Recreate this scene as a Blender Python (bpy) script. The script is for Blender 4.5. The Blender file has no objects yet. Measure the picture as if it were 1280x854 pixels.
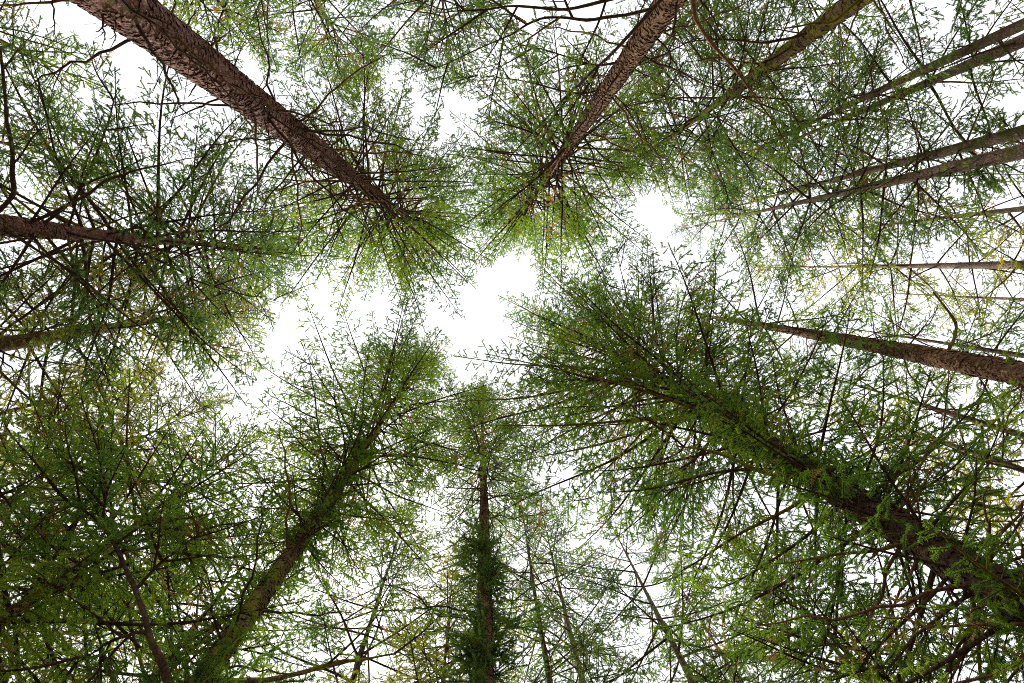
import bpy, math, random
import numpy as np
from mathutils import Vector, Matrix, noise

random.seed(7)
RNG = np.random.default_rng(11)
PI = math.pi
SC = bpy.context.scene
COL = SC.collection

# ------------------------------------------------------------------ camera
F_PX, CX, CY = 640.0, 640.0, 427.0          # 18 mm lens on a 36 mm wide sensor
VPX, VPY = 604.0, 342.0                     # where the zenith falls in the frame
CAM_H = 1.5
zc = Vector((VPX - CX, VPY - CY, F_PX)).normalized()      # zenith in (right, down, forward)
xc = (Vector((1, 0, 0)) - zc * zc.x).normalized()
yc = zc.cross(xc)
def cam_to_world(v):
    return Vector((v.dot(xc), v.dot(yc), v.dot(zc)))
CAM = Vector((0, 0, CAM_H))
right = cam_to_world(Vector((1, 0, 0)))
up = cam_to_world(Vector((0, -1, 0)))
back = cam_to_world(Vector((0, 0, -1)))
cam_data = bpy.data.cameras.new('camera')
cam = bpy.data.objects.new('camera', cam_data)
COL.objects.link(cam)
cam.matrix_world = Matrix(((right.x, up.x, back.x, 0), (right.y, up.y, back.y, 0),
                           (right.z, up.z, back.z, CAM_H), (0, 0, 0, 1)))
cam_data.sensor_width = 36.0
cam_data.lens = 18.0
cam_data.clip_start = 0.05
cam_data.clip_end = 2000
SC.camera = cam

# ------------------------------------------------------------------ light
SUN_EL, SUN_AZ = math.radians(60), math.radians(118)      # azimuth in the X-Y plane, towards +Y (foot of frame)
world = bpy.data.worlds.new('World')
SC.world = world
world.use_nodes = True
wt = world.node_tree
wt.nodes.clear()
w_out = wt.nodes.new('ShaderNodeOutputWorld')
w_bg = wt.nodes.new('ShaderNodeBackground')
w_sky = wt.nodes.new('ShaderNodeTexSky')
w_sky.sky_type = 'NISHITA'
w_sky.sun_disc = False
w_sky.sun_elevation = SUN_EL
w_sky.sun_rotation = PI / 2 - SUN_AZ
w_sky.air_density = 1.0
w_sky.dust_density = 4.0
w_mix = wt.nodes.new('ShaderNodeMix')                     # an even white overcast lies over the blue
w_mix.data_type = 'RGBA'
w_mix.inputs[0].default_value = 0.9
w_mix.inputs[7].default_value = (9.6, 9.8, 10.2, 1)
w_bg.inputs[1].default_value = 0.068
wt.links.new(w_sky.outputs[0], w_mix.inputs[6])
wt.links.new(w_mix.outputs[2], w_bg.inputs[0])
wt.links.new(w_bg.outputs[0], w_out.inputs[0])

sun_data = bpy.data.lights.new('sun', 'SUN')
sun_data.energy = 3.6
sun_data.angle = math.radians(8)
sun_data.color = (1.0, 0.94, 0.84)
sun = bpy.data.objects.new('sun', sun_data)
COL.objects.link(sun)
sd = Vector((math.cos(SUN_EL) * math.cos(SUN_AZ), math.cos(SUN_EL) * math.sin(SUN_AZ), math.sin(SUN_EL)))
sun.rotation_euler = sd.to_track_quat('Z', 'Y').to_euler()
sun.location = sd * 60

SC.view_settings.view_transform = 'Standard'
SC.view_settings.look = 'None'
SC.view_settings.gamma = 1.0
SC.view_settings.use_curve_mapping = False
SC.view_settings.exposure = 1.25
SC.render.engine = 'CYCLES'
SC.cycles.use_denoising = False          # the denoiser smears needle-fine detail
SC.cycles.filter_width = 1.0
SC.cycles.max_bounces = 8
SC.cycles.diffuse_bounces = 5
SC.cycles.transmission_bounces = 6

# ------------------------------------------------------------------ helpers
def at(px, py, h):
    """the point at height h that is seen at photo pixel (px, py)"""
    r = cam_to_world(Vector((px - CX, py - CY, F_PX)))
    return CAM + r * ((h - CAM_H) / r.z)

def mesh_from(name, verts, faces, mats, mat_idx=None, smooth=False):
    me = bpy.data.meshes.new(name)
    me.from_pydata(verts, [], faces)
    for m in mats:
        me.materials.append(m)
    if mat_idx is not None:
        me.polygons.foreach_set('material_index', mat_idx)
    if smooth:
        me.polygons.foreach_set('use_smooth', [True] * len(faces))
    me.update()
    return me

def mesh_np(name, V, loops, counts, mats, mat_idx, smooth=None):
    """fast mesh from numpy arrays"""
    me = bpy.data.meshes.new(name)
    nf = len(counts)
    me.vertices.add(len(V)); me.vertices.foreach_set('co', V.astype(np.float32).ravel())
    me.loops.add(len(loops)); me.loops.foreach_set('vertex_index', loops.astype(np.int32))
    me.polygons.add(nf)
    st = np.concatenate(([0], np.cumsum(counts)[:-1])).astype(np.int32)
    me.polygons.foreach_set('loop_start', st)
    for m in mats:
        me.materials.append(m)
    me.polygons.foreach_set('material_index', mat_idx.astype(np.int32))
    if smooth is not None:
        me.polygons.foreach_set('use_smooth', smooth.astype(bool))
    me.update(calc_edges=True)
    return me

def link(name, me, parent=None):
    o = bpy.data.objects.new(name, me)
    COL.objects.link(o)
    if parent is not None:
        o.parent = parent
    return o

# ------------------------------------------------------------------ materials
def new_mat(name):
    m = bpy.data.materials.new(name)
    m.use_nodes = True
    nt = m.node_tree
    nt.nodes.clear()
    out = nt.nodes.new('ShaderNodeOutputMaterial')
    return m, nt, out

def ramp(nt, fac, stops):
    r = nt.nodes.new('ShaderNodeValToRGB')
    while len(r.color_ramp.elements) < len(stops):
        r.color_ramp.elements.new(0.5)
    for e, (p, c) in zip(r.color_ramp.elements, stops):
        e.position = p
        e.color = (*c, 1)
    nt.links.new(fac, r.inputs[0])
    return r.outputs[0]

def noise_tex(nt, vec, scale, detail=4, rough=0.6):
    n = nt.nodes.new('ShaderNodeTexNoise')
    n.inputs['Scale'].default_value = scale
    n.inputs['Detail'].default_value = detail
    n.inputs['Roughness'].default_value = rough
    nt.links.new(vec, n.inputs['Vector'])
    return n.outputs['Fac']

def mixc(nt, fac, a, b):
    m = nt.nodes.new('ShaderNodeMix'); m.data_type = 'RGBA'
    for sock, v in ((m.inputs[0], fac), (m.inputs[6], a), (m.inputs[7], b)):
        if hasattr(v, 'is_output'):
            nt.links.new(v, sock)
        elif isinstance(v, tuple):
            sock.default_value = (*v, 1)
        else:
            sock.default_value = v
    return m.outputs[2]

def bark_mat(name, dark, mid, light, moss, moss_amt, scale=1.0):
    m, nt, out = new_mat(name)
    tc = nt.nodes.new('ShaderNodeTexCoord').outputs['Object']
    mp = nt.nodes.new('ShaderNodeMapping')
    mp.inputs['Scale'].default_value = (1, 1, 0.55)
    nt.links.new(tc, mp.inputs[0])
    v = mp.outputs[0]
    n1 = noise_tex(nt, v, 34 * scale, 6, 0.7)
    c = ramp(nt, n1, [(0.30, dark), (0.52, mid), (0.72, light)])
    n3 = noise_tex(nt, v, 13 * scale, 5, 0.7)
    pale = ramp(nt, n3, [(0.60, (0, 0, 0)), (0.72, (1, 1, 1))])
    c = mixc(nt, pale, c, tuple(min(1, x * 1.25 + 0.02) for x in light))
    n5 = noise_tex(nt, tc, 1.7, 4, 0.65)
    st = ramp(nt, n5, [(0.32, (0.5, 0.48, 0.46)), (0.62, (1.12, 1.1, 1.08))])
    mu = nt.nodes.new('ShaderNodeMix'); mu.data_type = 'RGBA'; mu.blend_type = 'MULTIPLY'; mu.inputs[0].default_value = 1.0
    nt.links.new(c, mu.inputs[6]); nt.links.new(st, mu.inputs[7])
    c = mu.outputs[2]
    if moss_amt > 0:
        n2 = noise_tex(nt, tc, 3.2, 6, 0.72)
        k = ramp(nt, n2, [(0.62 - 0.3 * moss_amt, (0, 0, 0)), (0.74 - 0.3 * moss_amt, (1, 1, 1))])
        n4 = noise_tex(nt, tc, 60, 3, 0.6)
        mc = ramp(nt, n4, [(0.3, tuple(x * 0.45 for x in moss)), (0.7, moss)])
        c = mixc(nt, k, c, mc)
    b = nt.nodes.new('ShaderNodeBsdfPrincipled')
    b.inputs['Roughness'].default_value = 0.92
    b.inputs['Specular IOR Level'].default_value = 0.15
    nt.links.new(c, b.inputs['Base Color'])
    vo = nt.nodes.new('ShaderNodeTexVoronoi')
    vo.feature = 'DISTANCE_TO_EDGE'
    vo.inputs['Scale'].default_value = 22 * scale
    nt.links.new(v, vo.inputs['Vector'])
    ad = nt.nodes.new('ShaderNodeMath'); ad.operation = 'MULTIPLY_ADD'
    nt.links.new(n1, ad.inputs[0]); ad.inputs[1].default_value = 0.7
    nt.links.new(vo.outputs['Distance'], ad.inputs[2])
    bu = nt.nodes.new('ShaderNodeBump')
    bu.inputs['Strength'].default_value = 0.9
    bu.inputs['Distance'].default_value = 0.03
    nt.links.new(ad.outputs[0], bu.inputs['Height'])
    nt.links.new(bu.outputs[0], b.inputs['Normal'])
    nt.links.new(b.outputs[0], out.inputs[0])
    return m

def leaf_mat(name, a, b_, c_, trans=0.5):
    """needles: three greens mixed by shoot and by branch, with light coming through"""
    m, nt, out = new_mat(name)
    oi = nt.nodes.new('ShaderNodeObjectInfo')
    geo = nt.nodes.new('ShaderNodeNewGeometry')
    tc = nt.nodes.new('ShaderNodeTexCoord').outputs['Object']
    n1 = noise_tex(nt, tc, 3.0, 3, 0.6)
    n2 = noise_tex(nt, tc, 22.0, 2, 0.5)
    ad = nt.nodes.new('ShaderNodeMath'); ad.operation = 'MULTIPLY_ADD'
    nt.links.new(oi.outputs['Random'], ad.inputs[0]); ad.inputs[1].default_value = 0.45
    m2 = nt.nodes.new('ShaderNodeMath'); m2.operation = 'MULTIPLY_ADD'
    nt.links.new(n1, m2.inputs[0]); m2.inputs[1].default_value = 0.55
    m3 = nt.nodes.new('ShaderNodeMath'); m3.operation = 'MULTIPLY'
    nt.links.new(n2, m3.inputs[0]); m3.inputs[1].default_value = 0.45
    nt.links.new(m3.outputs[0], m2.inputs[2])
    nt.links.new(m2.outputs[0], ad.inputs[2])
    c = ramp(nt, ad.outputs[0], [(0.42, a), (0.70, b_), (1.0, c_)])
    d = nt.nodes.new('ShaderNodeBsdfPrincipled')
    d.inputs['Roughness'].default_value = 0.55
    d.inputs['Specular IOR Level'].default_value = 0.25
    nt.links.new(c, d.inputs['Base Color'])
    t = nt.nodes.new('ShaderNodeBsdfTranslucent')
    hs = nt.nodes.new('ShaderNodeHueSaturation')
    hs.inputs['Hue'].default_value = 0.485
    hs.inputs['Saturation'].default_value = 1.05
    hs.inputs['Value'].default_value = 3.3
    nt.links.new(c, hs.inputs['Color'])
    nt.links.new(hs.outputs[0], t.inputs[0])
    mx = nt.nodes.new('ShaderNodeMixShader')
    mx.inputs[0].default_value = trans
    nt.links.new(d.outputs[0], mx.inputs[1]); nt.links.new(t.outputs[0], mx.inputs[2])
    nt.links.new(mx.outputs[0], out.inputs[0])
    return m

MOSS = (0.26, 0.22, 0.022)
BARK = {
    'red':   bark_mat('red_brown_bark', (0.060, 0.024, 0.019), (0.240, 0.116, 0.092), (0.50, 0.36, 0.32), (0.13, 0.12, 0.03), 0.22),
    'brown': bark_mat('brown_bark', (0.065, 0.032, 0.018), (0.210, 0.115, 0.068), (0.38, 0.25, 0.16), (0.14, 0.14, 0.025), 0.18),
    'mossy': bark_mat('mossy_bark', (0.050, 0.030, 0.015), (0.150, 0.100, 0.050), (0.28, 0.22, 0.14), MOSS, 0.5),
    'grey':  bark_mat('grey_bark', (0.060, 0.032, 0.024), (0.200, 0.130, 0.105), (0.48, 0.40, 0.36), (0.13, 0.14, 0.03), 0.26),
    'dull':  bark_mat('dull_mossy_bark', (0.055, 0.034, 0.024), (0.180, 0.125, 0.090), (0.40, 0.33, 0.27), (0.11, 0.125, 0.035), 0.42),
    'dark':  bark_mat('dark_bark', (0.030, 0.017, 0.012), (0.085, 0.050, 0.034), (0.16, 0.11, 0.08), (0.12, 0.14, 0.02), 0.30),
}
M_LIMB = bark_mat('branch_bark', (0.025, 0.014, 0.010), (0.075, 0.043, 0.030), (0.15, 0.10, 0.075), (0.13, 0.13, 0.03), 0.22)
M_MOSSLIMB = bark_mat('mossy_branch_bark', (0.030, 0.018, 0.010), (0.09, 0.06, 0.03), (0.18, 0.13, 0.08), MOSS, 0.7)
M_DEAD = bark_mat('dead_branch_bark', (0.060, 0.030, 0.015), (0.20, 0.10, 0.05), (0.34, 0.22, 0.13), (0.16, 0.16, 0.04), 0.08)
LEAF = {
    'green':  leaf_mat('green_needles', (0.027, 0.064, 0.012), (0.060, 0.118, 0.015), (0.112, 0.162, 0.016)),
    'deep':   leaf_mat('deep_green_needles', (0.022, 0.048, 0.014), (0.046, 0.090, 0.018), (0.088, 0.130, 0.019)),
    'yellow': leaf_mat('yellow_green_needles', (0.050, 0.078, 0.012), (0.110, 0.135, 0.016), (0.190, 0.185, 0.018)),
    'dry':    leaf_mat('withered_needles', (0.060, 0.040, 0.016), (0.120, 0.082, 0.026), (0.180, 0.125, 0.035), 0.35),
    'olive':  leaf_mat('olive_needles', (0.040, 0.060, 0.016), (0.085, 0.105, 0.020), (0.140, 0.130, 0.022)),
}

# ------------------------------------------------------------------ branch meshes
class Builder:
    def __init__(self):
        self.V, self.L, self.C, self.M, self.S = [], [], [], [], []
        self.n = 0
        self.shoots = []          # (p0, p1, needle length)
        self.dry = []             # the same, for withered shoots
    def tube(self, P, R, sides, mat, cap=False):
        P = np.asarray(P, float); n = len(P)
        T = np.gradient(P, axis=0)
        T /= np.linalg.norm(T, axis=1)[:, None] + 1e-9
        ref = np.where(np.abs(T[:, 2:3]) > 0.9, np.array([[1., 0, 0]]), np.array([[0, 0, 1.]]))
        A = np.cross(T, ref); A /= np.linalg.norm(A, axis=1)[:, None] + 1e-9
        B = np.cross(T, A)
        th = np.arange(sides) / sides * 2 * PI
        R = np.asarray(R, float)
        V = P[:, None, :] + R[:, None, None] * (np.cos(th)[None, :, None] * A[:, None, :] + np.sin(th)[None, :, None] * B[:, None, :])
        self.V.append(V.reshape(-1, 3))
        i = np.arange(n - 1)[:, None] * sides; j = np.arange(sides)[None, :]; k = (j + 1) % sides
        Q = np.stack([i + j, i + k, i + sides + k, i + sides + j], -1).reshape(-1, 4) + self.n
        self.L.append(Q.ravel()); self.C.append(np.full(len(Q), 4)); self.M.append(np.full(len(Q), mat)); self.S.append(np.ones(len(Q)))
        self.n += n * sides
    def needles(self, mat, rng, dry=False, step=0.021, planes=2):
        """every shoot is a brush: forward-swept needles joined at the stem, in two crossing rows"""
        S = self.dry if dry else self.shoots
        if not S:
            return
        P0 = np.array([s[0] for s in S]); P1 = np.array([s[1] for s in S]); NL = np.array([s[2] for s in S])
        D = P1 - P0
        ln = np.linalg.norm(D, axis=1); D = D / (ln[:, None] + 1e-9)
        ref = np.where(np.abs(D[:, 2:3]) > 0.9, np.array([[1., 0, 0]]), np.array([[0, 0, 1.]]))
        A = np.cross(D, ref); A /= np.linalg.norm(A, axis=1)[:, None] + 1e-9
        B = np.cross(A, D)
        n = np.maximum(2, np.round(ln / step)).astype(int)
        roll = rng.normal(0, 0.45, len(S))
        for pl in range(planes):
            r = roll + pl * 1.25
            W = np.cos(r)[:, None] * A + np.sin(r)[:, None] * B
            for sg in (-1, 1):
                idx = np.repeat(np.arange(len(S)), n)
                k = np.arange(len(idx)) - np.repeat(np.cumsum(n) - n, n)
                N = len(idx)
                u0 = (k + rng.uniform(-0.15, 0.15, N)) / n[idx]
                w = ln[idx] / n[idx]
                prof = 0.72 + 0.55 * np.sin(np.clip(u0, 0, 1) * 2.6)          # longest needles mid-shoot
                nl = NL[idx] * prof * rng.uniform(0.6, 1.15, N)
                p = P0[idx] + D[idx] * (ln[idx] * u0)[:, None]
                q = p + D[idx] * (w * 1.05)[:, None]
                t = p + D[idx] * (w * 0.5 + nl * 0.75)[:, None] + W[idx] * (sg * nl)[:, None] + B[idx] * (rng.normal(0, 0.18, N) * nl)[:, None]
                V = np.stack([p, q, t], 1).reshape(-1, 3)
                self.V.append(V)
                self.L.append(np.arange(N * 3) + self.n); self.C.append(np.full(N, 3)); self.M.append(np.full(N, mat)); self.S.append(np.zeros(N))
                self.n += N * 3
    def build(self, name, mats):
        return mesh_np(name, np.concatenate(self.V), np.concatenate(self.L), np.concatenate(self.C), mats,
                       np.concatenate(self.M), np.concatenate(self.S))

def curve_pts(L, n, sag, lift, wig, rng):
    t = np.linspace(0, 1, n)
    z = L * (-sag * t * (1 - 0.35 * t) + lift * t ** 3)
    ph = rng.uniform(0, 6.28, 2)
    y = wig * L * (np.sin(t * 3.3 + ph[0]) - math.sin(ph[0])) * 0.5 + wig * 0.4 * L * (np.sin(t * 8 + ph[1]) - math.sin(ph[1]))
    z = z + wig * 0.4 * L * (np.sin(t * 7 + ph[1]) - math.sin(ph[1]))
    return np.stack([L * t, y, z], 1)

def interp(P, t):
    f = t * (len(P) - 1); i = min(int(f), len(P) - 2); f -= i
    return P[i] * (1 - f) + P[i + 1] * f, P[i + 1] - P[i]

def live_branch(name, L, seed, bare, width2, hang, step=0.085, dense=1.0, moss=False, needle=0.030, fine=0.021):
    """a spruce limb: bare near the trunk, flat fans of needled side shoots further out"""
    rng = np.random.default_rng(seed)
    b = Builder()
    P = curve_pts(L, 12, rng.uniform(0.0, 0.10), rng.uniform(0.02, 0.16), rng.uniform(0.008, 0.03), rng)
    t = np.linspace(0, 1, 12)
    r0 = 0.0066 * L + 0.006
    b.tube(P, r0 * (1 - t) ** 0.75 + 0.004, 6, 0)
    s = bare * L * rng.uniform(0.8, 1.2)
    side = 1
    while s < L * 0.985:
        tt = s / L
        p, d = interp(P, tt); d = d / np.linalg.norm(d)
        side = -side if rng.random() < 0.85 else side
        q = (tt - bare) / (1 - bare) if tt > bare else 0
        l2 = width2 * L * ((1 - q) ** 0.75) * (0.55 + 0.45 * min(1, q * 5 + 0.3)) * rng.uniform(0.45, 1.1) + 0.10
        ang = math.radians(rng.uniform(42, 68)) * side
        lat = np.array([-d[1], d[0], 0]); lat /= np.linalg.norm(lat) + 1e-9
        dir2 = d * math.cos(ang) + lat * math.sin(ang) + np.array([0, 0, rng.uniform(-0.25, 0.18)])
        dir2 /= np.linalg.norm(dir2)
        n2 = 6
        u = np.linspace(0, 1, n2)
        Q = p + dir2 * (l2 * u)[:, None]
        Q[:, 2] -= hang * l2 * u ** 2 * rng.uniform(0.5, 1.3)
        bend = rng.normal(0, 0.10) * l2
        Q[:, 0] += bend * u ** 2 + abs(bend) * 0.6 * u ** 2
        dead = rng.random() < (0.28 if q < 0.2 else 0.07)
        bag = b.dry if rng.random() < (0.22 if q < 0.25 else 0.03) else b.shoots
        b.tube(Q, (0.0038 + 0.004 * l2) * (1 - u) + 0.0026, 3, 0)
        if not dead:
            bag.append((Q[3], Q[5], needle)); 
            if l2 < 0.5: bag.append((Q[1], Q[3], needle))
            v = l2 * 0.16; sd2 = 1
            while v < l2 * 0.97:
                p3, d3 = interp(Q, v / l2); d3 = d3 / (np.linalg.norm(d3) + 1e-9)
                sd2 = -sd2
                l3 = (0.10 + 0.24 * l2 * (1 - v / l2)) * rng.uniform(0.5, 1.25)
                l3 = min(l3, 0.34)
                a3 = math.radians(rng.uniform(38, 62)) * sd2
                lat3 = np.array([-d3[1], d3[0], 0]); lat3 /= np.linalg.norm(lat3) + 1e-9
                dd = d3 * math.cos(a3) + lat3 * math.sin(a3) + np.array([0, 0, rng.uniform(-0.55, 0.2) * (0.4 + hang)])
                dd /= np.linalg.norm(dd)
                e = p3 + dd * l3
                e[2] -= hang * 0.5 * l3
                if l3 > 0.16:
                    b.tube([p3, e], [0.0036, 0.0022], 3, 0)
                bag.append((p3 + (e - p3) * 0.12, e, needle))
                if l3 > 0.2:
                    for sg in (-1, 1):
                        p4 = p3 + (e - p3) * rng.uniform(0.3, 0.6)
                        d4 = dd * 0.75 + sg * np.array([-dd[1], dd[0], 0.0]) * 0.6 + np.array([0, 0, -0.2])
                        bag.append((p4, p4 + d4 * l3 * rng.uniform(0.3, 0.5), needle))
                v += rng.uniform(0.09, 0.17) / dense
        else:
            for k in range(3):
                p3, d3 = interp(Q, rng.uniform(0.3, 0.9))
                b.tube([p3, p3 + rng.normal(0, 0.09, 3)], [0.002, 0.001], 3, 0)
        s += step * rng.uniform(0.6, 1.4) / dense
    b.shoots.append((P[-2], P[-1], needle))
    b.needles(1, rng, step=fine)
    b.needles(2, rng, dry=True, step=0.03, planes=1)
    return b.build(name, [M_MOSSLIMB if moss else M_LIMB, LEAF['green'], LEAF['dry']])

def tuft(name, L, seed):
    """a short leafy shoot straight from the trunk"""
    rng = np.random.default_rng(seed)
    b = Builder()
    for k in range(rng.integers(3, 6)):
        ll = L * rng.uniform(0.6, 1.1)
        P = curve_pts(ll, 7, 0.0, 0.0, 0.06, rng)
        az = rng.normal(0, 0.7); el = rng.normal(-0.05, 0.5)
        R = np.array(Matrix.Rotation(az, 3, 'Z') @ Matrix.Rotation(-el, 3, 'Y'))
        P = P @ R.T
        P[:, 2] -= 0.25 * ll * np.linspace(0, 1, 7) ** 2
        b.tube(P, np.linspace(0.006, 0.0015, 7), 3, 0)
        for j in range(int(7 * L / 0.5)):
            p, d = interp(P, rng.uniform(0.12, 0.98)); d = d / np.linalg.norm(d)
            e = d * 0.7 + rng.normal(0, 0.55, 3); e /= np.linalg.norm(e)
            b.shoots.append((p, p + e * rng.uniform(0.06, 0.17), 0.020))
        b.shoots.append((P[2], P[4], 0.020)); b.shoots.append((P[4], P[6], 0.020))
    b.needles(1, rng, step=0.014)
    return b.build(name, [M_LIMB, LEAF['green']])

def dead_branch(name, L, seed):
    """a bare, broken dry limb with a few side twigs"""
    rng = np.random.default_rng(seed)
    b = Builder()
    P = curve_pts(L, 10, rng.uniform(0.0, 0.18), rng.uniform(-0.1, 0.1), rng.uniform(0.01, 0.05), rng)
    t = np.linspace(0, 1, 10)
    P[2:] += rng.normal(0, 0.018 * L, (8, 3))
    b.tube(P, (0.007 + 0.005 * L) * (1 - t) ** 0.7 + 0.0028, 5, 0)
    for k in range(int(3 + L * 3.5)):
        p, d = interp(P, rng.uniform(0.2, 0.97)); d = d / np.linalg.norm(d)
        sg = rng.choice([-1, 1])
        e = d * 0.7 + sg * np.array([-d[1], d[0], 0]) * 0.8 + np.array([0, 0, rng.normal(-0.1, 0.35)])
        l = rng.uniform(0.1, 0.45) * min(1.3, L)
        m = p + e * l * 0.5 + rng.normal(0, 0.02, 3)
        q = p + e * l + np.array([0, 0, -0.15 * l]) + rng.normal(0, 0.03, 3)
        b.tube([p, m, q], [0.0042, 0.003, 0.0014], 3, 0)
    return b.build(name, [M_DEAD])

CLASSES = [0.7, 1.2, 1.8, 2.6, 3.5, 4.6]
LIVE = {}
sd_ = 100
for L in CLASSES:
    LIVE[L] = []
    for k in range(6):
        sd_ += 1
        rr = random.Random(sd_)
        LIVE[L].append(live_branch('branch_mesh', L, sd_, bare={0.7: 0.06, 1.2: 0.10, 1.8: 0.20, 2.6: 0.26, 3.5: 0.30, 4.6: 0.32}[L],
                                   width2=rr.uniform(0.22, 0.31) * (1 if L < 3 else 0.85), hang=rr.choice([0.15, 0.3, 0.55]),
                                   step=0.088 + 0.006 * L, dense=1.05, moss=rr.random() < 0.25,
                                   needle={0.7: 0.020, 1.2: 0.021, 1.8: 0.024}.get(L, 0.028), fine={0.7: 0.014, 1.2: 0.015, 1.8: 0.017}.get(L, 0.020)))
TUFT = [tuft('shoot_mesh', l, 300 + i) for i, l in enumerate((0.35, 0.45, 0.55, 0.65, 0.8, 1.0))]
DEADB = {l: [dead_branch('dead_branch_mesh', l, 400 + 10 * i + k) for k in range(4)] for i, l in enumerate((0.22, 0.5, 1.1, 2.0))}

# ------------------------------------------------------------------ trunks
def trunk_axis(base, top, bow, seed):
    r = random.Random(seed)
    a = r.uniform(0, 6.28)
    b = Vector((math.cos(a), math.sin(a), 0)) * bow
    p1, p2 = r.uniform(0, 6.28), r.uniform(0, 6.28)
    def f(t):
        p = base.lerp(top, t)
        w = math.sin(PI * t)
        return p + b * w + Vector((math.sin(t * 9 + p1), math.sin(t * 8 + p2), 0)) * 0.03 * w
    return f

def trunk_radius(D, H):
    def r(t):
        flare = 0.35 * math.exp(-t * H / 0.6)
        return D * 0.5 * (1.06 - 0.06 * t + flare) * (max(0.0, 1 - max(0, t - 0.38) / 0.62) ** 1.5) + 0.006
    return r

def make_trunk(axis, rad, H, mat, sides, rings, rough, seed):
    V, Fc = [], []
    for i in range(rings + 1):
        t = i / rings
        c = axis(t); r = rad(t)
        for j in range(sides):
            a = 2 * PI * j / sides
            d = Vector((math.cos(a), math.sin(a), 0))
            q = Vector((d.x * 2.2, d.y * 2.2, t * H * 0.9 + seed * 3.1))
            k = 1 + rough * (0.45 * noise.noise(q) + 0.5 * noise.noise(q * 3.3) + 0.45 * noise.noise(q * 8.5))
            k += rough * 0.9 * max(0, noise.noise(Vector((d.x * 1.3, d.y * 1.3, t * H * 1.6 + 50 + seed)))) 
            V.append(c + d * r * k)
    for i in range(rings):
        for j in range(sides):
            k = (j + 1) % sides
            Fc.append((i * sides + j, i * sides + k, (i + 1) * sides + k, (i + 1) * sides + j))
    Fc.append(tuple(rings * sides + j for j in range(sides)))
    return mesh_from('trunk_mesh', V, Fc, [mat], smooth=True)

def make_flakes(axis, rad, H, h0, h1, mat, size, seed, cover=1.0):
    """bark plates: small curled scales standing proud of the trunk, lower lip lifted"""
    rng = random.Random(seed)
    V, Fc = [], []
    h = h0
    while h < h1:
        t = h / H
        r = rad(t)
        n = max(5, int(2 * PI * r / (size * 0.80)))
        for j in range(n):
            if rng.random() > cover * (0.75 + 0.9 * noise.noise(Vector((math.cos(j / n * 6.28) * 2, math.sin(j / n * 6.28) * 2, h * 2.5)))):
                continue
            a = 2 * PI * (j + rng.uniform(-0.5, 0.5)) / n
            hh = h + rng.uniform(-0.5, 0.5) * size
            tt = hh / H
            c = axis(tt)
            big = 1.0 + 0.9 * (rng.random() < 0.18)
            w = size * rng.uniform(0.45, 1.4) * big; hl = size * rng.uniform(0.6, 2.0) * big
            lift = rng.uniform(0.003, 0.026) * (size / 0.05)
            sk = rng.uniform(-1.0, 1.0) * w
            i0 = len(V)
            for (du, dv, dl) in ((-0.30, 0.5, -0.004), (0.32, 0.46, -0.004), (0.52, -0.15, lift * rng.uniform(0.2, 0.9)),
                                 (0.18, -0.5, lift * rng.uniform(0.7, 1.3)), (-0.30, -0.46, lift * rng.uniform(0.6, 1.2)), (-0.5, 0.02, lift * rng.uniform(0.2, 0.8)),
                                 (0.0, 0.0, lift * 1.1)):
                aa = a + (du * w + sk * dv) / r
                rr2 = r * 1.015 + dl
                V.append(c + Vector((math.cos(aa) * rr2, math.sin(aa) * rr2, dv * hl)))
            for k in range(6):
                Fc.append((i0 + 6, i0 + k, i0 + (k + 1) % 6))
        h += size * 0.85
    return mesh_from('bark_flakes_mesh', V, Fc, [mat])

def tube_mesh(name, pts, radii, mat, sides=8, rough=0.12):
    """a limb along a bent path"""
    b = Builder()
    P = [np.array(p) for p in pts]
    n = 14
    ts = np.linspace(0, len(P) - 1, n * (len(P) - 1) // 2 + 2)
    Q, R = [], []
    for t in ts:
        i = min(int(t), len(P) - 2); f = t - i
        p0, p1, p2, p3 = P[max(i - 1, 0)], P[i], P[i + 1], P[min(i + 2, len(P) - 1)]
        Q.append(0.5 * ((2 * p1) + (-p0 + p2) * f + (2 * p0 - 5 * p1 + 4 * p2 - p3) * f * f + (-p0 + 3 * p1 - 3 * p2 + p3) * f ** 3) * 0.5 + 0.5 * (p1 * (1 - f) + p2 * f))
        kk = min(1.0, t * 2)
        Q[-1] = Q[-1] + kk * 0.03 * np.array([noise.noise(Vector(Q[-1]) * 2.3), noise.noise(Vector(Q[-1]) * 2.3 + Vector((9, 3, 1))), noise.noise(Vector(Q[-1]) * 2.3 + Vector((2, 7, 5)))])
        k = noise.noise(Vector(Q[-1]) * 5.0)
        R.append((radii[i] * (1 - f) + radii[i + 1] * f) * (1 + rough * 2 * k))
    b.tube(Q, R, sides, 0)
    return b.build(name, [mat]), [Vector(q) for q in Q]

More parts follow.
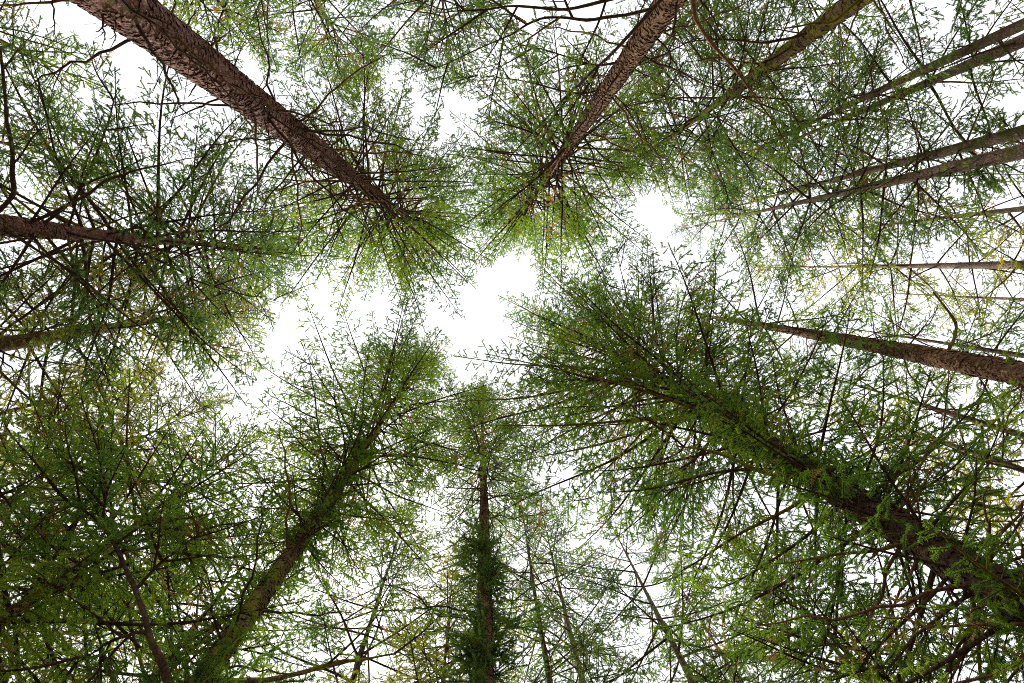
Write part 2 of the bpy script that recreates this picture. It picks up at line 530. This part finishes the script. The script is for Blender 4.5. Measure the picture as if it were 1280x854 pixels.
# ------------------------------------------------------------------ ground
def make_ground():
    n, ext = 90, 160.0
    V, Fc = [], []
    for i in range(n + 1):
        for j in range(n + 1):
            u, v = (i / n * 2 - 1), (j / n * 2 - 1)
            x, y = ext * u * abs(u) ** 0.8, ext * v * abs(v) ** 0.8
            z = 0.10 * noise.noise(Vector((x * 0.35, y * 0.35, 0))) + 0.05 * noise.noise(Vector((x * 1.3, y * 1.3, 4)))
            V.append((x, y, z))
    for i in range(n):
        for j in range(n):
            a = i * (n + 1) + j
            Fc.append((a, a + n + 1, a + n + 2, a + 1))
    m, nt, out = new_mat('forest_floor')
    tc = nt.nodes.new('ShaderNodeTexCoord').outputs['Object']
    n1 = noise_tex(nt, tc, 14, 6, 0.7)
    c = ramp(nt, n1, [(0.3, (0.06, 0.035, 0.02)), (0.55, (0.16, 0.10, 0.06)), (0.75, (0.26, 0.19, 0.12))])
    n2 = noise_tex(nt, tc, 0.8, 5, 0.6)
    k = ramp(nt, n2, [(0.48, (0, 0, 0)), (0.60, (1, 1, 1))])
    c = mixc(nt, k, c, (0.10, 0.13, 0.03))
    b = nt.nodes.new('ShaderNodeBsdfPrincipled')
    b.inputs['Roughness'].default_value = 0.95
    nt.links.new(c, b.inputs['Base Color'])
    bu = nt.nodes.new('ShaderNodeBump'); bu.inputs['Strength'].default_value = 0.8
    nt.links.new(n1, bu.inputs['Height']); nt.links.new(bu.outputs[0], b.inputs['Normal'])
    nt.links.new(b.outputs[0], out.inputs[0])
    g = link('ground', mesh_from('ground_mesh', V, Fc, [m], smooth=True))
    g['kind'] = 'structure'
make_ground()

# ------------------------------------------------------------------ trees
def set_mat(o, slot, mat):
    o.material_slots[slot].link = 'OBJECT'
    o.material_slots[slot].material = mat

LSCALE, GSCALE = 1.25, 1.08
GROUP = 'conifers standing round the clearing'
TREES = {}
def tree(key, label, px, py, d, rtip, D, bark='brown', leaf='green', base=None, crown_from=0.5, lmax=3.0, n_whorl=5, gap=0.45,
         dead=22, dead_from=0.12, tufts=0, tuft_from=0.15, tuft_to=0.6, flakes=None, sides=20, bias=None, bias_amt=0.0,
         seed=1, lean=(0, 0), bow=0.05, peak=0.25, category='tree', name='spruce_tree', thin=0.0, pitch=0.0, low=0.62, tuft_scale=1.0):
    """a conifer whose trunk passes photo pixel (px, py), d metres from the camera, tip rtip pixels from the zenith"""
    rng = random.Random(seed * 17 + 3)
    lmax *= LSCALE; gap *= GSCALE * (0.86 if key in ('A', 'B', 'K', 'M', 'N', 'P', 'R', 'L', 'AM') else 1.0)
    g = at(px, py, 20.0); hd = Vector((g.x, g.y, 0)).normalized()
    base_p = hd * d
    H = CAM_H + d * F_PX / rtip
    root = bpy.data.objects.new(name, None)
    COL.objects.link(root)
    root.empty_display_size = 0.3
    root.location = base_p
    root['label'] = label; root['category'] = category; root['group'] = GROUP
    ax = trunk_axis(Vector((0, 0, -0.2)), Vector((lean[0], lean[1], H)), bow, seed)
    rad = trunk_radius(D, H)
    tr = link('trunk', make_trunk(ax, rad, H, BARK[bark], sides, int(H * (5 if flakes else 2.2)), 0.10 if flakes else 0.07, seed), root)
    if flakes:
        f = link('bark_flakes', make_flakes(ax, rad, H, flakes[0], flakes[1], BARK[bark], flakes[2], seed, flakes[3]), tr)
        f['kind'] = 'stuff'
    # dead lower limbs on the bare stem
    for i in range(dead):
        t = rng.uniform(dead_from, crown_from + 0.06)
        L = rng.choice((0.22, 0.5, 0.5, 1.1, 1.1, 2.0))
        if t < crown_from * 0.6: L = rng.choice((0.22, 0.22, 0.5, 1.1))
        a = rng.uniform(0, 2 * PI)
        o = link('dead_branch', rng.choice(DEADB[L]), tr)
        p = ax(t) + Vector((math.cos(a), math.sin(a), 0)) * rad(t) * 0.8
        s = rng.uniform(0.6, 1.3)
        o.matrix_basis = Matrix.Translation(p) @ Matrix.Rotation(a, 4, 'Z') @ Matrix.Rotation(-rng.uniform(-0.45, 0.35), 4, 'Y') @ Matrix.Rotation(rng.uniform(-0.6, 0.6), 4, 'X') @ Matrix.Scale(s, 4)
        if rng.random() < 0.5: set_mat(o, 0, M_LIMB)
    # crown: the leader with its own short shoots, carrying the whorled branches
    rn = np.random.default_rng(seed + 900)
    b = Builder()
    for i in range(40):
        t = 1 - 0.16 * rng.random() ** 1.3
        a = rng.uniform(0, 2 * PI); p = np.array(ax(t))
        l = 0.08 + 0.30 * (1 - t) / 0.16
        e = np.array([math.cos(a), math.sin(a), rng.uniform(0.3, 1.2)]); e /= np.linalg.norm(e)
        q = p + e * l
        b.tube([p, q], [0.004, 0.0015], 3, 0)
        b.shoots.append((p, q, 0.021))
    b.needles(1, rn)
    cr = link('crown', b.build('crown_mesh', [M_LIMB, LEAF[leaf]]), root)
    z0 = crown_from * H; z = z0; a0 = rng.uniform(0, 6.28)
    nb = 0
    while z < H - 0.35 and nb < 300:
        q = (z - z0) / (H - z0)
        prof = min(1.0, low + (1 - low) * q / peak) if q < peak else ((1 - q) / (1 - peak)) ** 0.78
        n = n_whorl if q < 0.62 else (max(3, n_whorl - 1) if q < 0.8 else 3)
        a0 += rng.uniform(0.4, 1.2)
        for k in range(n):
            if rng.random() < thin: continue
            a = a0 + 2 * PI * k / n + rng.uniform(-0.3, 0.3)
            L = lmax * prof * rng.uniform(0.62, 1.12)
            if bias is not None:
                L *= 1 + bias_amt * math.cos(a - bias)
            L = max(0.28, L)
            cl = min(CLASSES, key=lambda c: abs(math.log(c / L)))
            zz = min(z + rng.uniform(-0.18, 0.18), H - 0.25)
            t = zz / H
            o = link('branch', rng.choice(LIVE[cl]), cr)
            p = ax(t) + Vector((math.cos(a), math.sin(a), 0)) * rad(t) * 0.7
            el = math.radians(-14 + 50 * q ** 1.6 + pitch) + rng.uniform(-0.16, 0.16)
            s = L / cl
            mir = -1 if rng.random() < 0.5 else 1
            o.matrix_basis = (Matrix.Translation(p) @ Matrix.Rotation(a, 4, 'Z') @ Matrix.Rotation(-el, 4, 'Y')
                              @ Matrix.Rotation(rng.uniform(-0.35, 0.35), 4, 'X') @ Matrix.Diagonal((s, s * mir, s, 1)))
            set_mat(o, 1, LEAF[leaf])
            nb += 1
        z += gap * rng.uniform(0.75, 1.25) * (0.75 + 0.5 * (1 - q))
    nests = [(rng.uniform(tuft_from, tuft_to), rng.uniform(0, 2 * PI)) for i in range(max(3, tufts // 5))]
    for i in range(tufts):
        t, a = rng.choice(nests)                                  # shoots come in clumps with bare bark between
        t = min(max(t + rng.gauss(0, 0.45 / H), tuft_from * 0.8), 0.9); a += rng.gauss(0, 0.8)
        o = link('shoot', rng.choice(TUFT), tr)
        p = ax(t) + Vector((math.cos(a), math.sin(a), 0)) * rad(t) * 0.85
        s = rng.uniform(0.45, 1.2) * tuft_scale
        o.matrix_basis = Matrix.Translation(p) @ Matrix.Rotation(a, 4, 'Z') @ Matrix.Rotation(rng.uniform(-0.3, 0.5), 4, 'Y') @ Matrix.Rotation(rng.uniform(-PI, PI), 4, 'X') @ Matrix.Scale(s, 4)
        set_mat(o, 1, LEAF[leaf])
    TREES[key] = dict(root=root, trunk=tr, crown=cr, ax=ax, rad=rad, H=H, base=base_p, leaf=leaf)
    return root

#    key   label                                                                            px   py   d  rtip  D
tree('A', 'thickest spruce trunk with scaly reddish bark and many dry broken twigs', 240, 71, 4.1, 82, 0.40, 'red', 'green',
     crown_from=0.44, lmax=3.6, dead=170, flakes=(3.2, 19, 0.042, 1.0), sides=40, seed=1, n_whorl=5, gap=0.5, bow=0.03)
tree('B', 'stout spruce with orange-brown bark and long curving branches hanging over the gap', 780, 79, 4.3, 78, 0.30, 'brown', 'green',
     crown_from=0.44, lmax=3.9, dead=120, flakes=(3.5, 18, 0.045, 0.85), sides=36, seed=2, n_whorl=5, gap=0.55, bow=0.03)
tree('C', 'spruce with a trunk coated in bright yellow moss', 985, 60, 7.8, 195, 0.32, 'mossy', 'deep',
     crown_from=0.50, lmax=2.6, dead=34, seed=3, n_whorl=5, gap=0.5, sides=24, flakes=(4, 16, 0.05, 0.5))
tree('D', 'slim spruce with flaking pinkish-grey bark beside the yellow mossy trunk', 1190, 87, 13.0, 330, 0.36, 'grey', 'green',
     crown_from=0.44, lmax=3.0, dead=60, seed=4, n_whorl=5, gap=0.85, thin=0.25, tufts=10, tuft_to=0.5)
tree('E', 'slim spruce with dull green moss on a grey stem', 1230, 178, 11.8, 268, 0.28, 'dull', 'deep',
     crown_from=0.46, lmax=2.6, dead=60, seed=5, n_whorl=5, gap=0.85, thin=0.25, tufts=12, tuft_to=0.5)
tree('F', 'straight spruce with patchy reddish stem crossing under the mossy grey one', 1180, 214, 10.7, 240, 0.28, 'grey', 'deep',
     crown_from=0.46, lmax=3.1, dead=60, seed=6, n_whorl=5, gap=0.8, thin=0.2, tufts=10, tuft_to=0.5)
tree('G', 'slender spruce with pale flaky stem and yellowish top', 1180, 330, 16.0, 330, 0.32, 'grey', 'yellow',
     crown_from=0.50, lmax=3.0, dead=60, seed=7, n_whorl=5, gap=0.85, thin=0.25, tufts=8, tuft_to=0.5)
tree('H', 'very thin far spruce stem just beneath the pale flaky one', 1230, 371, 22.0, 450, 0.28, 'grey', 'yellow',
     crown_from=0.40, lmax=2.4, dead=18, seed=8, n_whorl=4, gap=0.9, thin=0.2)
tree('I', 'spruce with dark speckled stem and sparse branches bearing one curved dead limb', 1170, 447, 9.0, 225, 0.35, 'brown', 'green',
     crown_from=0.52, lmax=2.6, dead=44, seed=9, n_whorl=4, gap=0.8, thin=0.3, tufts=30, tuft_to=0.55, flakes=(5, 19, 0.05, 0.6), sides=26)
tree('J', 'thin dark spruce stem hiding behind the speckled one', 1250, 440, 13.0, 420, 0.22, 'dark', 'green',
     crown_from=0.45, lmax=2.2, dead=18, seed=10, n_whorl=4, gap=0.9, thin=0.2)
tree('K', 'big dense spruce with leafy shoots all down its dark trunk', 1190, 694, 6.0, 142, 0.36, 'dark', 'green',
     crown_from=0.20, lmax=3.9, dead=130, seed=11, n_whorl=6, gap=0.50, tufts=230, tuft_from=0.14, tuft_to=0.55, peak=0.5, low=0.38, tuft_scale=1.15, bias=2.7, bias_amt=0.30, flakes=(4, 15, 0.05, 0.7), sides=30, pitch=4)
tree('L', 'narrow upright spruce with dark leafy clumps around its stem', 607, 750, 6.3, 140, 0.26, 'brown', 'deep',
     crown_from=0.50, lmax=2.1, dead=40, seed=12, n_whorl=5, gap=0.5, tufts=190, tuft_from=0.18, tuft_to=0.46, flakes=(5, 20, 0.045, 0.6), sides=24)
tree('M', 'broad spruce with a green mossy trunk thick with twigs', 350, 707, 5.8, 124, 0.24, 'mossy', 'green',
     crown_from=0.34, lmax=3.3, dead=50, seed=13, low=0.3, n_whorl=5, gap=0.5, tufts=120, tuft_from=0.18, tuft_to=0.5, flakes=(4, 14, 0.05, 0.5), sides=28)
tree('N', 'dark brown spruce with thick forking dead limbs on a rough trunk', 70, 285, 8.0, 235, 0.36, 'red', 'deep',
     crown_from=0.48, lmax=3.7, dead=20, seed=14, n_whorl=5, gap=0.44, flakes=(5, 12, 0.055, 0.9), sides=30)
tree('O', 'spruce with brown stem and many fine dry twigs and yellow foliage', 55, 422, 9.7, 268, 0.40, 'brown', 'olive',
     crown_from=0.44, lmax=3.0, dead=70, seed=15, n_whorl=5, gap=0.5, thin=0.1)
tree('P', 'low dense spruce with wide spreading bright green boughs', 20, 760, 7.5, 345, 0.19, 'dark', 'green',
     crown_from=0.30, lmax=2.9, dead=24, seed=16, n_whorl=6, gap=0.5, tufts=60, tuft_from=0.2, tuft_to=0.6)
tree('Q', 'thin bare brown spruce stem rising through green boughs', 130, 793, 13.0, 440, 0.19, 'brown', 'olive',
     crown_from=0.50, lmax=2.0, dead=20, seed=17, n_whorl=5, gap=0.5)
tree('R', 'leafy spruce with olive foliage next to the low dense one', 40, 610, 9.5, 345, 0.18, 'dark', 'olive',
     crown_from=0.32, lmax=2.6, dead=30, seed=18, n_whorl=6, gap=0.5, thin=0.1)
tree('S', 'slender young spruce with reddish stem and a loose pointed top', 704, 749, 12.0, 285, 0.24, 'brown', 'deep',
     crown_from=0.45, lmax=2.6, dead=50, seed=19, n_whorl=5, gap=0.6, thin=0.2)
tree('T', 'slender pale grey-green spruce stem with sparse twiggy top', 804, 736, 11.0, 330, 0.27, 'grey', 'deep',
     crown_from=0.45, lmax=2.8, dead=80, seed=20, n_whorl=5, gap=0.7, thin=0.3)
tree('U', 'thin crooked spruce stem with a half bare lacy top', 1003, 766, 14.0, 420, 0.21, 'grey', 'olive',
     crown_from=0.50, lmax=2.2, dead=60, seed=21, n_whorl=5, gap=0.6, thin=0.3)
tree('V', 'young spruce with yellowish foliage behind the upright narrow one', 556, 800, 10.0, 350, 0.18, 'mossy', 'yellow',
     crown_from=0.35, lmax=2.5, dead=30, seed=22, n_whorl=5, gap=0.45, name='young_spruce_tree')
tree('W', 'young bushy spruce below the pale grey-green stem', 905, 850, 9.5, 545, 0.16, 'dark', 'green',
     crown_from=0.25, lmax=2.2, dead=10, seed=23, n_whorl=5, gap=0.38, name='young_spruce_tree')
tree('X', 'young bushy spruce between the reddish and the grey-green stems', 745, 870, 9.0, 485, 0.16, 'dark', 'deep',
     crown_from=0.25, lmax=2.0, dead=10, seed=24, n_whorl=5, gap=0.38, name='young_spruce_tree')
tree('Y', 'distant spruce with fine lacy twigs behind the thick scaly trunk', 395, 0, 11.0, 245, 0.28, 'dark', 'deep',
     crown_from=0.45, lmax=3.6, dead=14, seed=25, n_whorl=5, gap=0.55, thin=0.15)
tree('Z', 'distant spruce with lacy blue-green twigs beside the orange-brown stem', 555, 20, 9.0, 225, 0.24, 'dark', 'deep',
     crown_from=0.48, lmax=3.4, dead=14, seed=26, n_whorl=5, gap=0.6, thin=0.15)
tree('AA', 'spruce with light green boughs behind the forking dead limbs', 20, 60, 11.0, 470, 0.26, 'brown', 'green',
     crown_from=0.35, lmax=3.0, dead=14, seed=27, n_whorl=5, gap=0.6, thin=0.15)
tree('AB', 'far spruce with thin grey twigs above the pinkish-grey stem', 1130, -60, 14.0, 350, 0.26, 'grey', 'deep',
     crown_from=0.40, lmax=3.4, dead=30, seed=28, n_whorl=4, gap=0.8, thin=0.3)
tree('AC', 'spruce with green boughs at the foot of the big dense one', 1100, 860, 8.0, 500, 0.22, 'dark', 'green',
     crown_from=0.3, lmax=2.4, dead=14, seed=29, n_whorl=6, gap=0.36)
tree('AD', 'bright green spruce standing behind the big dense one', 1280, 590, 11.5, 470, 0.25, 'dark', 'yellow',
     crown_from=0.35, lmax=2.6, dead=14, seed=30, n_whorl=5, gap=0.6, thin=0.2)

tree('AE', 'far leafy spruce filling the space between the scaly trunk and lacy twigs', 250, -20, 10.5, 330, 0.26, 'dark', 'deep',
     crown_from=0.35, lmax=3.0, dead=14, seed=31, n_whorl=5, gap=0.6, thin=0.2)
tree('AF', 'far spruce with dark green boughs between the orange-brown and yellow mossy stems', 880, -10, 11.0, 265, 0.28, 'dark', 'deep',
     crown_from=0.42, lmax=3.0, dead=14, seed=32, n_whorl=5, gap=0.65, thin=0.2)
tree('AG', 'far spruce with loose grey-green twigs under the patchy reddish stem', 1280, 262, 17.0, 370, 0.25, 'grey', 'deep',
     crown_from=0.40, lmax=2.9, dead=20, seed=33, n_whorl=5, gap=0.75, thin=0.3)
tree('AH', 'far spruce with thin lacy boughs below the dark speckled stem', 1280, 545, 15.0, 380, 0.25, 'dark', 'deep',
     crown_from=0.40, lmax=2.9, dead=20, seed=34, n_whorl=4, gap=0.6, thin=0.2)
tree('AI', 'far spruce with bluish lacy twigs between the mossy and the narrow trunks', 450, 830, 11.0, 290, 0.22, 'dark', 'deep',
     crown_from=0.40, lmax=2.8, dead=30, seed=35, n_whorl=5, gap=0.6, thin=0.15)
tree('AJ', 'far spruce with pale twiggy top behind the slender grey-green stem', 880, 780, 15.0, 390, 0.2, 'grey', 'deep',
     crown_from=0.45, lmax=2.4, dead=30, seed=36, n_whorl=4, gap=0.6, thin=0.2)
tree('AK', 'spruce with drooping green boughs above the brown fine-twigged stem', 0, 180, 12.5, 420, 0.26, 'dark', 'green',
     crown_from=0.35, lmax=3.0, dead=14, seed=37, n_whorl=5, gap=0.65, thin=0.2)
tree('AL', 'spruce with mid green boughs below the brown fine-twigged stem', 0, 520, 13.0, 400, 0.26, 'dark', 'green',
     crown_from=0.35, lmax=3.0, dead=14, seed=38, n_whorl=5, gap=0.65, thin=0.2)
tree('AM', 'dense green spruce at the foot of the mossy twiggy trunk', 200, 830, 8.5, 375, 0.22, 'dark', 'green',
     crown_from=0.3, lmax=2.6, dead=14, seed=39, n_whorl=6, gap=0.5, thin=0.05)
tree('AN', 'far lacy spruce standing between the narrow upright and the slender reddish stems', 690, 854, 11.0, 250, 0.2, 'dark', 'deep',
     crown_from=0.45, lmax=2.5, dead=30, seed=40, n_whorl=5, gap=0.7, thin=0.2)
tree('AO', 'far spruce with feathery grey-green boughs between the yellow mossy and pinkish-grey stems', 1000, 160, 11.5, 243, 0.2, 'dark', 'deep',
     crown_from=0.48, lmax=2.8, dead=24, seed=41, n_whorl=5, gap=0.6, thin=0.1)

# ------------------------------------------------------------------ big limbs one can follow by eye
def limb(key, path, radii, mat=M_LIMB, leaves=0, lname='limb'):
    """path: (px, py, height) photo points; the limb belongs to the tree and starts on its trunk"""
    T = TREES[key]
    pts = [at(*p) - T['base'] for p in path]
    t = pts[0].z / T['H']
    pts[0] = T['ax'](t)
    me, Q = tube_mesh('limb_mesh', pts, [r * 0.62 for r in radii], mat)
    o = link(lname, me, T['trunk'])
    rng = random.Random(sum(map(ord, key)) * 31 + path[0][0] * 7 + path[0][1])
    for i in range(leaves):
        k = int(len(Q) * (0.25 + 0.75 * (i + rng.random()) / leaves)); k = max(1, min(k, len(Q) - 1))
        d = (Q[k] - Q[k - 1]).normalized()
        a = math.atan2(d.y, d.x) + rng.choice((-1, 1)) * rng.uniform(0.4, 1.2)
        L = rng.uniform(0.6, 1.4)
        cl = min(CLASSES, key=lambda c: abs(c - L))
        b = link('branch', rng.choice(LIVE[cl]), T['crown'])
        b.matrix_basis = Matrix.Translation(Q[k]) @ Matrix.Rotation(a, 4, 'Z') @ Matrix.Rotation(-math.asin(max(-0.9, min(0.9, d.z * 0.5))) , 4, 'Y') @ Matrix.Rotation(rng.uniform(-0.5, 0.5), 4, 'X') @ Matrix.Scale(L / cl, 4)
        set_mat(b, 1, LEAF[T['leaf']])
    return o


limb('N', [(22, 283, 10.4), (16, 240, 10.5), (12, 170, 10.7), (2, 90, 11.0), (-4, 20, 11.2)], [.06, .055, .045, .035, .02], leaves=3)
limb('N', [(67, 284, 11.0), (95, 252, 11.1), (140, 222, 11.3), (187, 210, 11.5), (263, 193, 11.8)], [.055, .045, .035, .025, .008])
limb('N', [(85, 285, 11.3), (92, 250, 11.4), (117, 203, 11.6), (137, 150, 11.8), (146, 110, 12.0)], [.05, .042, .036, .025, .01], leaves=3)
limb('N', [(30, 284, 10.5), (70, 325, 10.5), (110, 355, 10.6), (160, 398, 10.7), (210, 430, 10.9)], [.045, .04, .032, .022, .008])
limb('N', [(87, 286, 11.4), (110, 358, 11.5), (130, 402, 11.6), (150, 440, 11.7)], [.045, .035, .026, .01], leaves=3)
limb('N', [(170, 292, 13.2), (240, 348, 13.6), (283, 363, 13.8), (360, 380, 14.2)], [.04, .032, .024, .008], leaves=5)
limb('O', [(10, 426, 11.9), (50, 380, 12.0), (85, 350, 12.1), (120, 300, 12.3)], [.045, .035, .025, .008])
limb('O', [(5, 428, 11.8), (20, 390, 11.9), (60, 350, 12.0), (75, 330, 12.2)], [.04, .03, .022, .008])
limb('O', [(60, 422, 12.6), (120, 385, 12.8), (175, 360, 13.0), (190, 345, 13.1)], [.035, .028, .02, .008])
limb('O', [(15, 424, 12.0), (30, 450, 12.0), (90, 455, 12.2), (130, 470, 12.3)], [.04, .03, .02, .008])
limb('B', [(822, 14, 8.4), (715, 11, 8.6), (640, 8, 8.8), (545, 16, 9.0)], [.04, .032, .024, .008], leaves=5)
limb('B', [(806, 35, 8.9), (740, 25, 9.1), (680, 22, 9.3), (622, 50, 9.6), (520, 95, 9.9)], [.04, .034, .028, .02, .006], leaves=6)
limb('B', [(838, 0, 8.1), (780, 50, 8.7), (737, 93, 9.3), (700, 130, 9.9), (660, 172, 10.5), (607, 232, 11.2)], [.04, .035, .03, .025, .018, .006], leaves=4)
limb('B', [(752, 115, 12.0), (720, 118, 12.1), (660, 103, 12.4), (590, 92, 12.8)], [.035, .03, .022, .006], leaves=5)
limb('B', [(772, 86, 10.6), (744, 82, 10.7), (694, 67, 10.9), (610, 48, 11.2)], [.035, .03, .022, .006], leaves=5)
limb('B', [(748, 122, 12.0), (790, 138, 12.1), (854, 143, 12.4)], [.03, .022, .006], leaves=3)
limb('B', [(842, 0, 8.0), (868, 25, 8.1), (903, 67, 8.3), (930, 103, 8.5), (953, 130, 8.7)], [.045, .04, .034, .026, .012], M_DEAD)
limb('C', [(1066, 12, 10.3), (1043, 27, 10.3), (1013, 30, 10.4), (978, 36, 10.5)], [.05, .04, .03, .015], M_MOSSLIMB)
limb('C', [(996, 55, 11.7), (960, 53, 11.8), (903, 50, 12.0), (850, 53, 12.3)], [.045, .04, .03, .01], leaves=4)
limb('C', [(975, 70, 12.2), (950, 80, 12.3), (900, 73, 12.5), (855, 78, 12.8)], [.04, .034, .026, .01], leaves=4)
limb('I', [(1223, 455, 10.8), (1196, 408, 11.0), (1166, 365, 11.3)], [.05, .042, .022], M_MOSSLIMB)
limb('I', [(1115, 436, 12.6), (1105, 449, 12.6), (1080, 465, 12.6), (1063, 488, 12.7), (1053, 515, 12.8), (1050, 545, 12.9)], [.035, .03, .028, .024, .018, .008], M_DEAD)
limb('K', [(1100, 634, 8.2), (1040, 603, 8.4), (960, 592, 8.7), (890, 563, 9.1), (845, 558, 9.5)], [.065, .055, .05, .04, .02], M_MOSSLIMB, leaves=4)
limb('K', [(835, 480, 15.5), (790, 440, 15.7), (765, 395, 16.0), (745, 350, 16.4)], [.05, .042, .03, .01], leaves=6)
limb('K', [(840, 482, 15.2), (800, 430, 15.4), (784, 375, 15.8), (770, 310, 16.2)], [.05, .042, .03, .01], leaves=6)
limb('K', [(850, 488, 14.8), (822, 430, 15.0), (815, 380, 15.4), (813, 320, 15.8)], [.05, .042, .03, .01], leaves=5)
limb('K', [(862, 495, 14.4), (845, 440, 14.6), (850, 390, 14.9), (868, 330, 15.3)], [.05, .042, .03, .01], leaves=5)
limb('K', [(870, 500, 14.1), (800, 478, 14.3), (730, 476, 14.6), (660, 480, 15.0)], [.05, .04, .03, .01], leaves=6)
limb('K', [(890, 512, 13.5), (804, 527, 13.7), (727, 533, 14.0), (670, 550, 14.3)], [.045, .04, .028, .01], M_MOSSLIMB, leaves=5)
limb('K', [(905, 520, 13.1), (850, 565, 13.2), (790, 590, 13.5), (735, 625, 13.8)], [.045, .036, .026, .01], leaves=6)
limb('M', [(445, 600, 13.6), (480, 578, 13.7), (507, 568, 13.8), (560, 546, 14.2)], [.05, .042, .034, .012], M_MOSSLIMB, leaves=4)
limb('M', [(420, 618, 12.6), (403, 568, 12.8), (395, 510, 13.1), (385, 440, 13.5)], [.045, .036, .028, .01], leaves=5)
limb('M', [(345, 712, 9.6), (362, 696, 9.7), (393, 646, 10.2), (418, 600, 10.7), (432, 560, 11.1)], [.05, .045, .038, .03, .01], leaves=3)
limb('M', [(255, 850, 7.3), (335, 852, 7.3), (427, 828, 7.5), (492, 817, 7.8)], [.06, .05, .038, .014], M_MOSSLIMB, leaves=3)
limb('L', [(604, 645, 14.3), (594, 656, 14.3), (560, 686, 14.3), (522, 700, 14.5)], [.03, .026, .02, .008], leaves=2)

# a young tree with a forked stem, leaning among the boughs
def forked_tree():
    stem = [(203, 880, 5.6), (186, 790, 6.0), (171, 735, 6.4), (150, 692, 6.7), (128, 655, 7.0), (112, 620, 7.3)]
    P = [at(*p) for p in stem]
    base = Vector((P[0].x * 0.94, P[0].y * 1.10, 0))
    root = bpy.data.objects.new('forked_tree', None); COL.objects.link(root)
    root.location = base; root.empty_display_size = 0.3
    root['label'] = 'slender dark young tree with forked stem leaning among dense green boughs'
    root['category'] = 'tree'; root['group'] = GROUP
    pts = [Vector((0, 0, -0.2)), (P[0] - base) * 0.5 + Vector((0, 0, 0))] + [p - base for p in P]
    me, Q = tube_mesh('trunk_mesh', pts, [.05, .04, .031, .027, .024, .020, .015, .007], BARK['dark'], 10)
    tr = link('trunk', me, root)
    rn = np.random.default_rng(77); rng = random.Random(77)
    b = Builder()
    for i in range(60):
        k = rng.randint(len(Q) * 3 // 4, len(Q) - 1)
        p = np.array(Q[k]); e = rn.normal(0, 1, 3); e /= np.linalg.norm(e)
        q = p + e * 0.3
        b.tube([p, q], [.004, .0015], 3, 0); b.shoots.append((p, q, .024))
    b.needles(1, rn)
    cr = link('crown', b.build('crown_mesh', [M_LIMB, LEAF['green']]), root)
    sides = [[(172, 735, 6.4), (205, 700, 6.6), (258, 660, 6.9)], [(160, 706, 6.6), (120, 715, 6.7), (70, 708, 6.9)],
             [(128, 655, 7.0), (95, 634, 7.1), (50, 640, 7.2)], [(128, 655, 7.0), (132, 625, 7.1), (130, 585, 7.4)],
             [(145, 680, 6.8), (190, 650, 7.0), (240, 648, 7.2)], [(185, 790, 6.0), (140, 800, 6.2), (95, 830, 6.3)]]
    for sp in sides:
        me, q = tube_mesh('limb_mesh', [at(*p) - base for p in sp], [.018, .013, .005], M_LIMB, 6)
        link('limb', me, tr)
        for i in range(7):
            k = int(len(q) * (0.25 + 0.74 * (i + rng.random()) / 7)); k = max(1, min(k, len(q) - 1))
            d = q[k] - q[k - 1]
            a = math.atan2(d.y, d.x) + rng.choice((-1, 1)) * rng.uniform(0.2, 1.1)
            o = link('branch', rng.choice(LIVE[0.7] + LIVE[1.2]), cr)
            o.matrix_basis = Matrix.Translation(q[k]) @ Matrix.Rotation(a, 4, 'Z') @ Matrix.Rotation(rng.uniform(-0.3, 0.3), 4, 'Y') @ Matrix.Rotation(rng.uniform(-0.5, 0.5), 4, 'X') @ Matrix.Scale(rng.uniform(0.7, 1.0), 4)
forked_tree()
